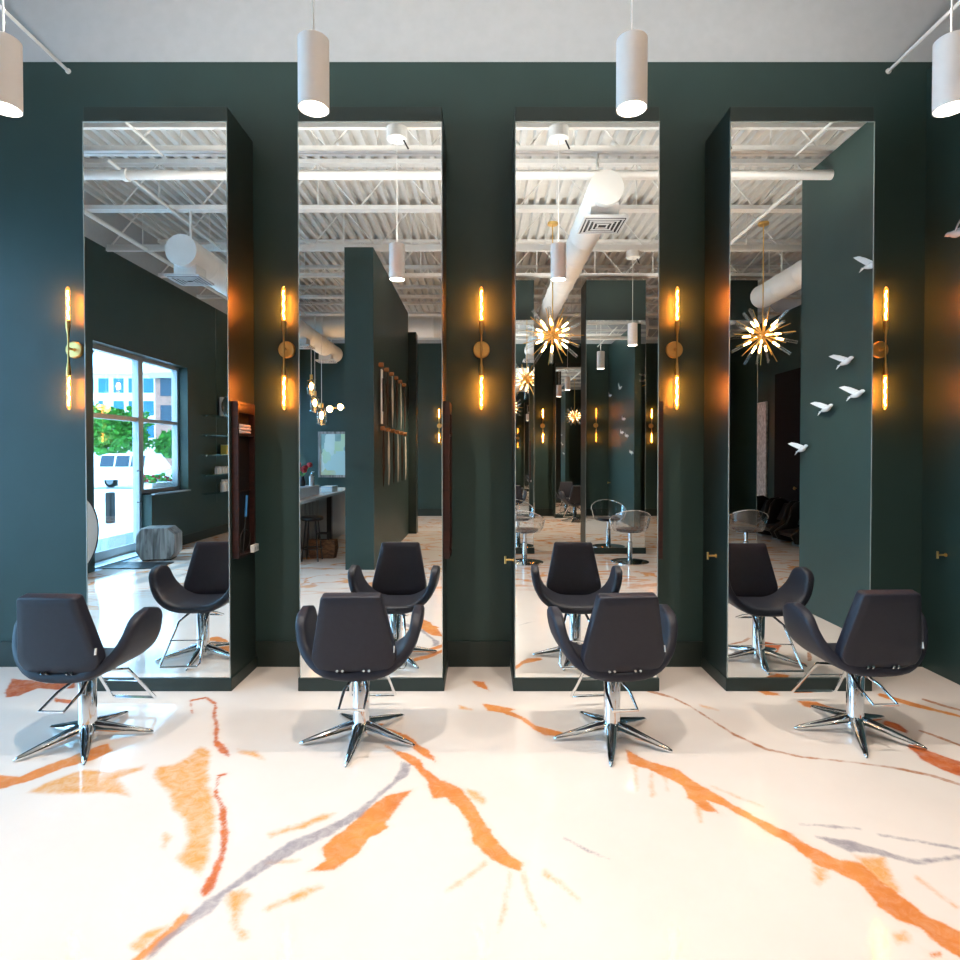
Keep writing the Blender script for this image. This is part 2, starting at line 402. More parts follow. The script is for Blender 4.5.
def floor_mat():
    m, nt, out = newmat('poured_epoxy'); N = nt.nodes.new; L = nt.links.new
    b = N('ShaderNodeBsdfPrincipled'); L(b.outputs[0], out.inputs[0])
    b.inputs['Roughness'].default_value = .09; b.inputs['Specular IOR Level'].default_value = .5
    tc = N('ShaderNodeTexCoord')
    def noise(scale, detail=6, rough=.6, dist=0, stretch=None):
        n = N('ShaderNodeTexNoise'); n.inputs['Scale'].default_value = scale; n.inputs['Detail'].default_value = detail
        n.inputs['Roughness'].default_value = rough; n.inputs['Distortion'].default_value = dist
        if stretch:
            mp = N('ShaderNodeMapping'); mp.inputs['Scale'].default_value = stretch; mp.inputs['Rotation'].default_value = (0, 0, .6)
            L(tc.outputs['Object'], mp.inputs[0]); L(mp.outputs[0], n.inputs['Vector'])
        else: L(tc.outputs['Object'], n.inputs['Vector'])
        return n.outputs[0]
    def math_(op, a, b_=None, c=None):
        n = N('ShaderNodeMath'); n.operation = op
        for i, v in enumerate((a, b_, c)):
            if v is None: continue
            if isinstance(v, (int, float)): n.inputs[i].default_value = v
            else: L(v, n.inputs[i])
        return n.outputs[0]
    def ramp(v, lo, hi):
        n = N('ShaderNodeMapRange'); n.interpolation_type = 'SMOOTHSTEP'; L(v, n.inputs[0])
        n.inputs[1].default_value = lo; n.inputs[2].default_value = hi; return n.outputs[0]
    def attr(nm):
        n = N('ShaderNodeAttribute'); n.attribute_name = nm; return n.outputs['Fac']
    def mix(f, a, b_):
        n = N('ShaderNodeMix'); n.data_type = 'RGBA'
        L(f, n.inputs[0])
        for i, v in ((6, a), (7, b_)):
            if isinstance(v, tuple): n.inputs[i].default_value = (*v, 1)
            else: L(v, n.inputs[i])
        return n.outputs[2]
    n1 = noise(9, 8, .7); n2 = noise(17, 7, .72, .6); nb = noise(2.2, 5); nf = noise(60, 4)
    base = mix(nb, lin((226, 215, 205)), lin((238, 229, 221)))
    def edge(at_name, amp, lo, hi):
        v = attr(at_name)
        v = math_('ADD', v, math_('MULTIPLY', math_('SUBTRACT', n1, .5), amp))
        v = math_('ADD', v, math_('MULTIPLY', math_('SUBTRACT', n2, .5), amp*.35))
        return ramp(v, lo, hi)
    amber = math_('MULTIPLY', edge('stain_amber', .55, .38, .72), math_('MULTIPLY_ADD', ramp(n2, .3, .7), .4, .6))
    c = mix(amber, base, mix(n1, lin((218, 146, 66)), lin((230, 172, 100))))
    halo = math_('MULTIPLY', edge('stain_orange', .8, .2, .9), .4)
    c = mix(halo, c, lin((232, 176, 120)))
    org = math_('MULTIPLY', edge('stain_orange', .44, .43, .57), math_('MULTIPLY_ADD', ramp(n2, .25, .6), .22, .76))
    oc = mix(ramp(nb, .35, .65), lin((208, 118, 56)), lin((230, 158, 82)))
    c = mix(org, c, mix(ramp(n1, .3, .7), oc, lin((222, 136, 70))))
    c = mix(math_('MULTIPLY', edge('stain_red', .7, .2, .9), .3), c, lin((222, 150, 92)))
    rd = math_('MULTIPLY', edge('stain_red', .44, .42, .57), math_('MULTIPLY_ADD', ramp(n2, .25, .6), .25, .72))
    c = mix(rd, c, mix(ramp(n1, .3, .7), lin((182, 82, 36)), lin((212, 112, 52))))
    gr = math_('MULTIPLY', edge('stain_grey', .4, .42, .6), math_('MULTIPLY_ADD', ramp(n2, .25, .65), .4, .5))
    c = mix(gr, c, mix(n1, lin((128, 122, 130)), lin((168, 160, 166))))
    fi = math_('MULTIPLY', edge('stain_fine', .2, .43, .53), math_('MULTIPLY_ADD', ramp(n1, .35, .6), .5, .4))
    c = mix(fi, c, lin((176, 112, 66)))
    # streaks of the floor further back in the salon
    v1 = noise(.55, 4, .5, 2.2, (1, 2.4, 1)); v1 = math_('ABSOLUTE', math_('SUBTRACT', v1, .5))
    vein = math_('SUBTRACT', 1.0, ramp(math_('ADD', v1, math_('MULTIPLY', math_('SUBTRACT', n2, .5), .03)), .006, .045))
    vein = math_('MULTIPLY', math_('MULTIPLY', vein, ramp(nb, .34, .54)), attr('far_zone'))
    c = mix(math_('MULTIPLY', vein, .85), c, oc)
    speck = math_('MULTIPLY', ramp(nf, .735, .76), .5)
    c = mix(speck, c, lin((150, 140, 138)))
    L(c, b.inputs['Base Color'])
    return m
me.materials.append(floor_mat())
# ------------------------------------------------------------------ mirror towers
HW = .4835
XT = [-2.2, -.758, .7, 2.142]
ORD = ['leftmost', 'second from left', 'third from left', 'rightmost']
def tower(name, label, x, y, face, ztop, zm, back, plinth=.1, group=None):
    t = thing(name, label, 'mirror tower', (x, y, 0), 0 if face < 0 else PI, group)
    MB().box(-HW, .008, 0, HW, back, ztop).build('casing', 'tower', t, smooth=False, bevel=.004)
    MB().box(-HW-.012, -.012, 0, HW+.012, back-.001, plinth).build('plinth', 'tower', t, smooth=False, bevel=.003)
    mr = MB().box(-HW+.003, 0, plinth, HW-.003, .008, zm).build('mirror_panel', 'mirror', t, smooth=False)
    e = MB()
    for s in (-1, 1): e.box(s*(HW-.0015)-.0025, -.003, plinth, s*(HW-.0015)+.0025, .0078, zm)
    e.box(-HW, -.003, zm, HW, .0078, zm+.005)
    e.build('mirror_trim', 'edge', mr, smooth=False)
    return t
tl = ['tall dark green tower with full-height mirror, leftmost of the four along the wall',
      'tall dark green mirror tower, second from left, behind the second salon chair',
      'tall dark green mirror tower, third from left, with a brass hook on its left side',
      'tall dark green mirror tower, rightmost of the four, reflecting white birds']
for x, l in zip(XT, tl): tower('mirror_tower', l, x, 0, -1, 3.94, 3.832, YA-.02, .088, 'mirror towers along the wall')
YB = -5.6
for x, l in zip((.34, 2.15, 3.96), ('taller mirror tower across the salon, reflected at the left edge of the third mirror',
        'taller mirror tower across the salon, reflected in the middle of the third mirror',
        'taller mirror tower across the salon, reflected at the left of the rightmost mirror')):
    tower('mirror_tower', l, x, YB, 1, 4.43, 3.78, .5, .1, 'mirror towers across the salon')
for x, l in zip((.83, 2.33), ('mirror tower on the far wall, reflected behind the left starburst light',
        'mirror tower on the far wall, reflected in the gap of the towers across the salon')):
    tower('mirror_tower', l, x, YC+.55, 1, 3.94, 3.83, .55, .1, 'mirror towers on the far wall')

# ------------------------------------------------------------------ wall sconces
def make_sconce(label):
    t = thing('wall_sconce', label, 'wall lamp', (0, 0, 0), 0, 'double tube wall sconces')
    MB().lathe([(.0, -.022), (.056, -.022), (.063, -.016), (.063, 0)], axis='y', seg=32).build('backplate', 'brass', t)
    MB().tube([(0, -.02, 0), (0, -.075, 0)], .009).lathe([(.0, -.03), (.016, -.03), (.016, -.022)], axis='y').build('arm', 'brass', t)
    y = -.075
    MB().lathe([(.0, -.2), (.017, -.2), (.017, -.185), (.0155, -.15), (.008, -.1), (.0065, -.05), (.0065, .05), (.008, .1), (.0155, .15), (.017, .185), (.017, .2), (0, .2)], c=(0, y, 0)).build('stem', 'brass', t)
    for s in (1, -1):
        b = MB().lathe([(.0135, s*.2), (.0155, s*.21), (.0155, s*.425), (.013, s*.44), (.006, s*.452), (.0, s*.456)], c=(0, y, 0), seg=16).build('bulb', 'sconceglass', t)
        f = MB().tube([(.0045*math.cos(q*.9), y+.0045*math.sin(q*.9), s*(.215+.0105*q)) for q in range(21)], .0042, 6)
        f.build('filament', 'filament', b)
    return t
SX = [-3.07, -1.475, -.012, 1.437, 2.98]
sl = ['brass double tube sconce on the wall left of the leftmost mirror', 'brass double tube sconce between the first and second mirrors',
      'brass double tube sconce between the second and third mirrors', 'brass double tube sconce between the third and rightmost mirrors',
      'brass double tube sconce between the rightmost mirror and the right wall']
sc0 = make_sconce(sl[0]); sc0.location = (SX[0], YA, 2.392)
for x, l in list(zip(SX, sl))[1:]: dup(sc0, (x, YA, 2.392), label=l)
for x, l in zip((-1.15, 1.57, 4.42), ('brass sconce on the far wall, reflected at the right of the second mirror',
        'brass sconce on the far wall, reflected beside the left starburst light', 'brass sconce on the far wall, reflected at the right edge of the third mirror')):
    dup(sc0, (x, YC, 2.375), PI, l, 'sconces on the far wall')
# ------------------------------------------------------------------ pendants and their strut channel
YP, ZS = -1.3, 4.5
def make_pendant(label, top):
    t = thing('pendant_lamp', label, 'pendant lamp', (0, 0, 0), 0, 'white cylinder pendants')
    MB().lathe([(0, .31), (.066, .31), (.069, .307), (.069, 0), (.064, 0), (.064, .02), (0, .02)], seg=36).build('shade', 'pend', t)
    MB().lathe([(.0, .003), (.0635, .003), (.0635, .008), (0, .008)], seg=32).build('lamp_face', 'lampface', t)
    MB().tube([(0, 0, .31), (0, 0, top)], .004, 8).build('cord', 'white', t)
    MB().lathe([(0, top), (.085, top), (.09, top+.005), (.09, top+.1), (.0, top+.1)], seg=28).build('canopy', 'white', t)
    MB().tube([(.06, 0, top-.002), (.1, -.02, top-.07)], .008, 8).build('adjuster', 'black', t)
    return t
pl = ['white cylinder pendant lamp hanging before the leftmost mirror', 'white cylinder pendant lamp hanging before the second mirror from left',
      'white cylinder pendant lamp hanging before the third mirror from left', 'white cylinder pendant lamp hanging before the rightmost mirror, near the right wall']
PX = [-2.165, -.765, .672, 2.115]
p0 = make_pendant(pl[0], ZS-.1-3.165); p0.location = (PX[0], YP, 3.165)
for x, l in list(zip(PX, pl))[1:]: dup(p0, (x, YP, 3.165), label=l)
for x, l in zip((.34, 2.13), ('white cylinder pendant hanging before the left tower across the salon', 'white cylinder pendant hanging before the middle tower across the salon')):
    dup(p0, (x, -4.46, 3.165), label=l, group='pendants across the salon')
for x, l in zip((.6, 2.03), ('white cylinder pendant hanging before the far wall, left one', 'white cylinder pendant hanging before the far wall, seen through the gap of the towers')):
    dup(p0, (x, -10.25, 3.165), label=l, group='pendants before the far wall')
for x in (.6, 2.03, -.6): lamp('pendant_or_fill_spot', 'SPOT', (x, -10.25 if x > 0 else -7.2, 3.15), 150, (1, .82, .62), spot_size=math.radians(130), spot_blend=.7, shadow_soft_size=.03)  # spot left of centre has no pendant, added to brighten the far floor
for x in PX+[.34, 2.13, 3.96]:
    o = lamp('pendant_or_fill_spot', 'SPOT', (x, YP if x in PX else -4.46, 3.15), 84 if x in PX else 18, (1, .89, .78), spot_size=math.radians(130), spot_blend=.7, shadow_soft_size=.022)
for x in PX+[.34, 2.13]:
    o = lamp('pendant_uplight', 'SPOT', (x, YP+.055 if x in PX else -4.515, 3.49), 60, (1, .93, .86), spot_size=math.radians(160), spot_blend=.5, shadow_soft_size=.04)
    o.rotation_euler.x = PI
struct('trim_6', MB().box(XL, YP-.02, ZS, XF, YP+.02, ZS+.045).box(XL, -4.48, ZS, XF, -4.44, ZS+.045), 'steel')

# ------------------------------------------------------------------ joists, conduits, ducts
def make_joist(label):
    t = thing('roof_joist', label, 'roof joist', (0, 0, 0), 0, 'white roof joists')
    MB().box(XL, -.055, .55, XF, -.006, .6).box(XL, .006, .55, XF, .055, .6).build('top_chord', 'steel', t, smooth=False)
    MB().box(XL, -.055, 0, XF, -.006, .05).box(XL, .006, 0, XF, .055, .05).build('bottom_chord', 'steel', t, smooth=False)
    m = MB(); x = XL; up = 0; pts = []
    while x < XF:
        pts.append((x, 0, .02 if not up else .58)); up = 1-up; x += .48
    m.tube(pts, .0125, 8)
    for p in pts[::2]: m.tube([(p[0]+.24*2, 0, .03), (p[0]+.24*2, 0, .56)], .008, 6)
    m.build('web', 'steel', t)
    return t
JY = [-.5, -1.83, -3.19, -4.52, -5.84, -7.16, -8.48, -9.8, -11.1]
nth = ['first', 'second', 'third', 'fourth', 'fifth', 'sixth', 'seventh', 'eighth', 'ninth']
j0 = None
for k, y in enumerate(JY):
    l = f'white open-web roof joist, {nth[k]} from the mirror wall'
    if j0 is None: j0 = make_joist(l); j0.location = (0, y, ZD-.602)
    else: dup(j0, (0, y, ZD-.602), label=l)
def conduit(name, pts, r, label, m='steel', cat='pipe', flange=None):
    o = MB().tube(pts, r, 14).build(name, m); tag(o, label, cat)
    if flange:
        MB().lathe([(.0, -.008), (.02, -.008), (.02, 0), (0, 0)], c=flange, axis='y').build('wall_flange', m, o)
    return o
conduit('support_rod', [(-3.1, YA, 4.47), (-3.1, -1.78, 4.5)], .012, 'thin white rod running to the wall above the left sconce', cat='rod', flange=(-3.1, YA, 4.47))
conduit('support_rod', [(3.03, YA, 4.47), (3.03, -1.78, 4.5)], .012, 'thin white rod running to the wall near the right corner', cat='rod', flange=(3.03, YA, 4.47))
conduit('conduit', [(-3.72, -1.9, 4.529), (-3.72, -8.45, 4.529)], .018, 'white conduit under the joists, crossing the leftmost reflection diagonally')
conduit('conduit', [(-4.78, YA, 4.5205), (-4.78, -8.5, 4.5205)], .028, 'white conduit beside the left wall top, reflected in the leftmost mirror')
conduit('conduit', [(3.4, -2.3, 4.51), (3.4, -5.5, 4.51)], .022, 'white conduit above the right wall, reflected in the rightmost mirror')
pp = conduit('sprinkler_pipe', [(XL, -1.68, 4.27), (XR, -1.68, 4.27)], .045, 'thick white pipe running level across all four mirror reflections', cat='pipe')
MB().lathe([(.06, -.02), (.06, .02)], c=(2.15, -1.68, 4.27), axis='x').build('coupling', 'steel', pp)
MB().lathe([(.06, -.02), (.06, .02)], c=(-3.4, -1.68, 4.27), axis='x').build('coupling', 'steel', pp)

def duct(label, x, y0, y1, r, z, boxes):
    t = thing('air_duct', label, 'air duct', (x, y0, z))
    L_ = y0-y1; prof = [(0, 0), (r, 0)]; k = .0
    m = MB(); hs = []
    h = .0
    while h < L_-.01:
        hs += [(r, -h), (r, -(h+.55)), (r+.006, -(h+.56)), (r+.006, -(h+.58)), (r, -(h+.59))]; h += .6
    m.lathe([(0, 0)]+hs+[(0, hs[-1][1])], axis='y', seg=32).build('pipe', 'duct', t)
    for jy in JY:
        if y1 < jy < y0:
            MB().box(-.012, jy-y0-.01, r-.003, .012, jy-y0+.01, ZD-.602-z).build('hanger', 'steel', t, smooth=False)
    for q in boxes:
        n_ = MB().box(-.13, -q-.13, -r-.09, .13, -q+.13, -r+.05).build('neck', 'duct', t, smooth=False)
        g = MB().box(-.2, -q-.2, -r-.115, .2, -q+.2, -r-.09)
        for a in (-.17, -.13, -.09, -.05):
            g.box(a-.006, -q+a, -r-.122, -a+.006, -q+a+.012, -r-.113).box(a-.006, -q-a-.012, -r-.122, -a+.006, -q-a, -r-.113)
            g.box(a, -q+a, -r-.122, a+.012, -q-a, -r-.113).box(-a-.012, -q+a, -r-.122, -a, -q-a, -r-.113)
        gr = g.build('grille', 'grille', t, smooth=False)
        MB().box(-.185, -q-.185, -r-.1165, .185, -q+.185, -r-.1145).build('grille_gap', 'darkgap', gr, smooth=False)
    return t
duct('round white air duct with square grille, its capped end reflected in the leftmost mirror', -3.53, -2.95, -10.0, .185, 4.0, (.22, 4.6, 6.4))
duct('round white air duct with square grille, its capped end reflected in the third mirror', 1.12, -1.4, -7.9, .158, 4.03, (.2,))
duct('round white air duct beyond the right starburst light, reflected in the rightmost mirror', 4.28, -2.75, -5.1, .17, 4.03, ())
tr = MB().lathe([(.0, 0), (.22, 0), (.22, .6), (.226, .61), (.226, .63), (.22, .64), (.22, 1.8), (.226, 1.81), (.226, 1.83), (.22, 1.84), (.22, 3), (.226, 3.01), (.226, 3.03), (.22, 3.04), (.22, 4.2), (.226, 4.21), (.226, 4.23), (.22, 4.24), (.22, 5.4), (.226, 5.41), (.226, 5.43), (.22, 5.44), (.22, 8.9), (0, 8.9)], c=(XL+.05, -9.1, 4.42), axis='x', seg=32).build('air_duct', 'duct')
tag(tr, 'large white air duct running crosswise above the partition, reflected in the second mirror', 'air duct')

# ------------------------------------------------------------------ side fittings of the towers
def tool_cabinet(label, xf, fill=False):
    """shallow open wood cabinet on a tower's right side; origin on the side face"""
    t = thing('tool_cabinet', label, 'tool cabinet', (xf+.001, .19, .89), 0, 'tool cabinets on the towers')
    D, W, H = .046, .15, 1.08
    m = MB().box(0, -W, 0, D, -W+.02, H).box(0, W-.02, 0, D, W, H).box(0, -W+.02, H-.02, D, W-.02, H).box(0, -W+.02, 0, D, W-.02, .02).box(D-.012, -W+.02, H-.075, D, W-.02, H-.02)
    m.build('frame', 'mahog', t, smooth=False, bevel=.002)
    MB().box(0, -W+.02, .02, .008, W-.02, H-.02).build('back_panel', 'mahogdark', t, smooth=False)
    MB().box(.008, -W+.02, .845, D-.004, W-.02, .86).build('shelf', 'mahog', t, smooth=False)
    MB().box(.008, -W+.02, .45, D-.03, W-.02, .46).build('shelf', 'mahog', t, smooth=False)
    return t
tool_cabinet('red-brown open tool cabinet on the side of the leftmost tower, holding a white towel', XT[0]+HW)
tool_cabinet('red-brown tool cabinet edge on the right side of the second tower', XT[1]+HW)
tool_cabinet('red-brown tool cabinet edge on the right side of the third tower', XT[2]+HW)
x0 = XT[0]+HW
tw = MB()
for k, (dz, yy) in enumerate(((0, 0), (.022, .004), (.044, -.004))):
    tw.obox((x0+.026, .19+yy, 1.7515+.011+dz), (.03, .19, .021), Matrix.Identity(3))
tag(tw.build('folded_towel', 'towel', None, smooth=False, bevel=.008), 'folded white towel on the top shelf of the red-brown cabinet', 'towel')
cb = thing('comb', 'blue handled comb leaning in the lower bay of the red-brown cabinet', 'comb', (x0+.022, .2, .912))
MB().tube([(0, -.03, 0), (0, .02, .25)], .006, 8).build('handle', 'black', cb)
MB().tube([(0, .02, .25), (0, .048, .4)], .009, 8).build('blade', 'blueplastic', cb)
pts = [(x0+.03, .19+.09*math.cos(a), 1.0+.075*math.sin(a)+.0) for a in np.linspace(-1.2, 4.2, 22)]
tag(MB().tube(pts, .0045, 8).build('dryer_cable', 'black'), 'looped black dryer cable hanging in the lower bay of the red-brown cabinet', 'cable')
for xf, l in ((XT[0]+HW, 'white power outlet at the foot of the red-brown cabinet on the leftmost tower'), (XT[2]+HW, 'small white outlet at the right edge of the third tower')):
    t = thing('power_outlet', l, 'outlet', (xf+.048, .265, .925))
    MB().box(0, -.035, -.022, .028, .06, .03).build('body', 'white', t, smooth=False, bevel=.004)
    for q in (-.01, .035): MB().box(.028, q-.012, -.008, .029, q+.012, .014).build('socket', 'grille', t, smooth=False)
def hook(label, x, y, z):
    t = thing('wall_hook', label, 'hook', (x, y, z), 0, 'brass T hooks')
    MB().lathe([(0, 0), (.014, 0), (.014, -.005), (0, -.005)], axis='x').build('rose', 'brass', t)
    MB().tube([(-.004, 0, 0), (-.056, 0, 0)], .007).build('stem', 'brass', t)
    MB().tube([(-.06, 0, -.026), (-.06, 0, .026)], .008).build('crossbar', 'brass', t)
hook('brass T hook on the left side of the third mirror tower', XT[2]-HW-.0005, .12, .87)
hook('brass T hook on the left side of the rightmost mirror tower', XT[3]-HW-.0005, .2, .885)
hook('brass T hook on the dark right wall', XR-.0005, .235, .885)

# ------------------------------------------------------------------ salon chairs
def make_chair(label):
    t = thing('salon_chair', label, 'salon chair', (0, 0, 0), 0, 'dark upholstered salon chairs at the mirrors')
    # the seat and both arms are one bent pad, rounded off at the arm tips
    half = [(0, .424), (.05, .425), (.1, .429), (.148, .441), (.196, .463), (.238, .494), (.27, .532), (.293, .576), (.308, .622), (.316, .667), (.32, .71), (.321, .74)]
    path = [(-x, z) for x, z in half[:0:-1]]+half
    n = len(path); rings = []
    ln = [0]
    for a, b in zip(path[:-1], path[1:]): ln.append(ln[-1]+math.hypot(b[0]-a[0], b[1]-a[1]))
    tot = ln[-1]
    fine = []
    for k in range(57):
        s = tot*(.5-.5*math.cos(PI*k/56)) if False else tot*k/56
        i = max(j for j in range(n-1) if ln[j] <= s+1e-9); f = (s-ln[i])/(ln[i+1]-ln[i])
        fine.append((s, path[i][0]+(path[i+1][0]-path[i][0])*f, path[i][1]+(path[i+1][1]-path[i][1])*f))
    for k, (s, x, z) in enumerate(fine):
        a = fine[max(k-2, 0)]; b = fine[min(k+2, 56)]
        tx, tz = b[1]-a[1], b[2]-a[2]; l = math.hypot(tx, tz); nx, nz = -tz/l, tx/l
        e = abs(s/tot-.5)*2
        w = .225-.075*max(0, min(1, (e-.3)/.5))**1.2
        tip = max(0, (e-.76)/.24); w *= math.sqrt(max(0, 1-tip**2.2))+.03*tip
        yc = .0+.045*e*e
        th = (.036-.004*e)*(1-.45*max(0, (e-.95)/.05))
        rg = []
        for j in range(28):
            an = 2*PI*j/28; c, sn = math.cos(an), math.sin(an)
            yy = w*math.copysign(abs(c)**.4, c); tt = th*math.copysign(abs(sn)**.5, sn)
            rg.append((x+nx*tt, yc+yy, z+nz*tt))
        rings.append(rg)
    MB().loft(rings).build('seat_shell', 'fabric', t, ang=60)
    # back pad: rounded trapezoid, wide at the foot
    out = []
    def corner(cx, cz, r, a0, a1):
        for k in range(7):
            a = a0+(a1-a0)*k/6; out.append((cx+r*math.cos(a), cz+r*math.sin(a)))
    corner(.138, .412, .02, 0.16, PI/2); corner(-.138, .412, .02, PI/2, PI-.16)
    corner(-.142, .082, .08, PI-.16, PI*1.44); corner(.142, .082, .08, PI*1.56, 2*PI+.16)
    def ring(ins, off):
        r = []
        for u, v in out:
            du, dv = u, v-.22; l = math.hypot(du, dv)
            r.append((u-du/l*ins, v-dv/l*ins, off+.03*(1-(u/.22)**2)*0+.02*((u/.22)**2)))
        return r
    T = .034
    lay = [ring(.06, -T-.002), ring(.01, -T), ring(.003, -T+.003), ring(0, -T+.01), ring(0, T-.01), ring(.003, T-.003), ring(.01, T), ring(.06, T+.002)]
    lean = math.radians(11); cy, cz = -.19, .45
    def place(u, v, w_): return (u, cy-v*math.sin(lean)+w_*math.cos(lean), cz+v*math.cos(lean)+w_*math.sin(lean))
    bk = MB().loft([[place(*p) for p in r] for r in lay]).build('backrest', 'fabric', t, ang=50)
    tg = MB(); q = [place(.2, .1, -T+.012), place(.205, .1, -T+.028), place(.193, .145, -T+.028), place(.188, .145, -T+.012)]
    R = Matrix.Rotation(-lean, 3, 'X')
    tg.obox(place(.2155, .13, -.012), (.004, .013, .034), R)
    tag(tg.build('care_tag', 'white', bk, smooth=False), 'small white tag', None)
    for s in (-1, 1):
        b = MB().tube([place(s*.07-.014, -.006, -.02), place(s*.07-.014, .02, -.026-.012)], .007, 8).tube([place(s*.07+.014, -.006, -.02), place(s*.07+.014, .02, -.026-.012)], .007, 8)
        b.tube([place(s*.07-.02, -.012, -.014), place(s*.07+.02, -.012, -.014)], .009, 8)
        b.build('back_bracket', 'chrome', t)
    MB().box(-.08, -.08, .362, .08, .08, .389).build('mounting_plate', 'black', t, smooth=False, bevel=.004)
    MB().lathe([(.0, .07), (.05, .07), (.046, .1), (.046, .352), (.043, .36), (0, .36)], seg=32).build('column', 'chrome', t)
    MB().lathe([(.0, .018), (.062, .018), (.066, .03), (.064, .06), (.055, .085), (.047, .098), (0, .098)], seg=32).build('hub', 'chrome', t)
    for k in range(5):
        a = math.radians(-104)+k*2*PI/5
        rg = []
        for i, (d, zb, zt, hw) in enumerate(((.03, .02, .108, .036), (.1, .017, .09, .034), (.18, .01, .066, .028), (.26, .004, .043, .02), (.315, .001, .027, .012), (.336, .003, .016, .005))):
            c = []
            for j in range(10):
                an = 2*PI*j/10; u = hw*math.cos(an); v = (zb+zt)/2+(zt-zb)/2*math.sin(an)
                c.append((d*math.cos(a)-u*math.sin(a), d*math.sin(a)+u*math.cos(a), v))
            rg.append(c)
        MB().loft(rg).build('leg', 'chrome', t, ang=70)
    MB().tube([(-.075, .08, .366), (-.1, .2, .33), (-.14, .4, .08), (-.13, .425, .066), (.13, .425, .066), (.14, .4, .08), (.1, .2, .33), (.075, .08, .366)], .0095, 10).tube([(-.12, .3, .22), (.12, .3, .22)], .005, 8).build('footrest', 'chrome', t)
    MB().tube([(-.045, -.03, .35), (-.07, -.13, .315), (-.072, -.255, .265), (.06, -.255, .265), (.058, -.13, .315), (.03, -.04, .35)], .0085, 10).build('pump_lever', 'chrome', t)
    return t
cl = ['dark grey salon chair on a chrome star base, before the leftmost mirror', 'dark grey salon chair on a chrome star base, before the second mirror',
      'dark grey salon chair on a chrome star base, before the third mirror', 'dark grey salon chair on a chrome star base, before the rightmost mirror']
spots = [(-2.225, -.69, -.05), (-.69, -.665, .02), (.73, -.67, .08), (2.15, -.6, .03)]
legrot = [-27, 12, 1, -9]
c0 = make_chair(cl[0]); c0.location = (*spots[0][:2], 0); c0.rotation_euler.z = spots[0][2]
chairs = [c0]+[dup(c0, (x, y, 0), r, l) for (x, y, r), l in list(zip(spots, cl))[1:]]
for c_, q, sp in zip(chairs, legrot, spots):
    for g in c_.children:
        if g.name.startswith('leg'): g.rotation_euler.z = math.radians(q)-sp[2]
dup(c0, (2.22, -10.3, 0), PI-.2, 'dark salon chair at the far wall, reflected low in the gap between towers', 'dark salon chairs at the far wall')
dup(c0, (.85, -10.3, 0), PI+.15, 'dark salon chair at the far wall before the left far mirror', 'dark salon chairs at the far wall')
# ------------------------------------------------------------------ starburst chandeliers
def make_starburst(label):
    t = thing('starburst_chandelier', label, 'chandelier', (0, 0, 0), 0, 'starburst chandeliers')
    MB().lathe([(0, 1.37), (.06, 1.37), (.065, 1.375), (.065, 1.4), (0, 1.4)]).build('canopy', 'brass', t)
    MB().tube([(0, 0, .04), (0, 0, 1.37)], .007, 10).build('stem', 'brass', t)
    MB().ball((0, 0, 0), .055).build('hub', 'brass', t)
    N = 42; rnd = random.Random(3)
    for k in range(N):
        z = 1-2*(k+.5)/N; r = math.sqrt(1-z*z); a = k*2.39996
        d = Vector((r*math.cos(a), r*math.sin(a), z))
        if z > .93: continue
        if k % 2:
            MB().tube([d*.05, d*(.33+.06*rnd.random())], .0042, 8).build('rod', 'gold', t)
        else:
            MB().tube([d*.05, d*.15], .011, 10).build('socket', 'brass', t)
            MB().tube([d*.151, d*.165, d*.225, d*.245], [.008, .0115, .0105, .003], 10).build('bulb', 'bulbglow', t)
            MB().tube([d*.15, d*.41], .019, 12, cap=False).build('glass_tube', 'clearglass', t)
    lamp_pts.append(1)
    return t
lamp_pts = []
s0 = make_starburst('gold starburst chandelier with glass tubes, reflected in the third mirror'); s0.location = (.87, -3.43, 3.1)
dup(s0, (3.5, -3.43, 3.1), .7, 'gold starburst chandelier with glass tubes, reflected in the rightmost mirror')

# ------------------------------------------------------------------ birds on the right wall
def make_bird(label):
    t = thing('wall_bird', label, 'bird ornament', (0, 0, 0), 0, 'white ceramic birds on the right wall')
    # flies along +y, wall at x = 0, body standing off it in -x
    prof = [(-.1, .006, 0), (-.07, .016, 0), (-.03, .026, 0), (.02, .032, 0), (.055, .028, .004), (.075, .021, .01), (.098, .0215, .014), (.118, .016, .014), (.132, .006, .01), (.146, .001, .008)]
    rg = [[(-.055+r*math.cos(2*PI*j/14), y, h+r*math.sin(2*PI*j/14)) for j in range(14)] for y, r, h in prof]
    MB().loft(rg).build('body', 'bird', t)
    for s, (ox, oz) in ((1, (.02, -.012)), (-1, (-.03, .022))):
        P_ = [((-.055-.0*s), .035, .01), (-.06+ox, -.03, .03+oz), (-.065+ox*1.6, -.1, .045+oz*2.2), (-.066+ox*1.9, -.16, .05+oz*3)]
        W_ = [.03, .034, .024, .003]
        rg = []
        for p, w_ in zip(P_, W_):
            rg.append([(p[0]+.006*math.cos(2*PI*j/10), p[1]+w_*.5*math.sin(2*PI*j/10), p[2]+w_*math.cos(2*PI*j/10+.4)) for j in range(10)])
        MB().loft(rg).build('wing', 'bird', t)
    m = MB()
    for a in (-.02, 0, .02): m.tube([(-.055, -.09, 0), (-.055+a*.4, -.15, a-.01)], [.006, .004], 6)
    m.build('tail', 'bird', t)
    MB().tube([(-.03, .0, 0), (0, .0, 0)], .006, 8).build('wall_pin', 'chrome', t)
    return t
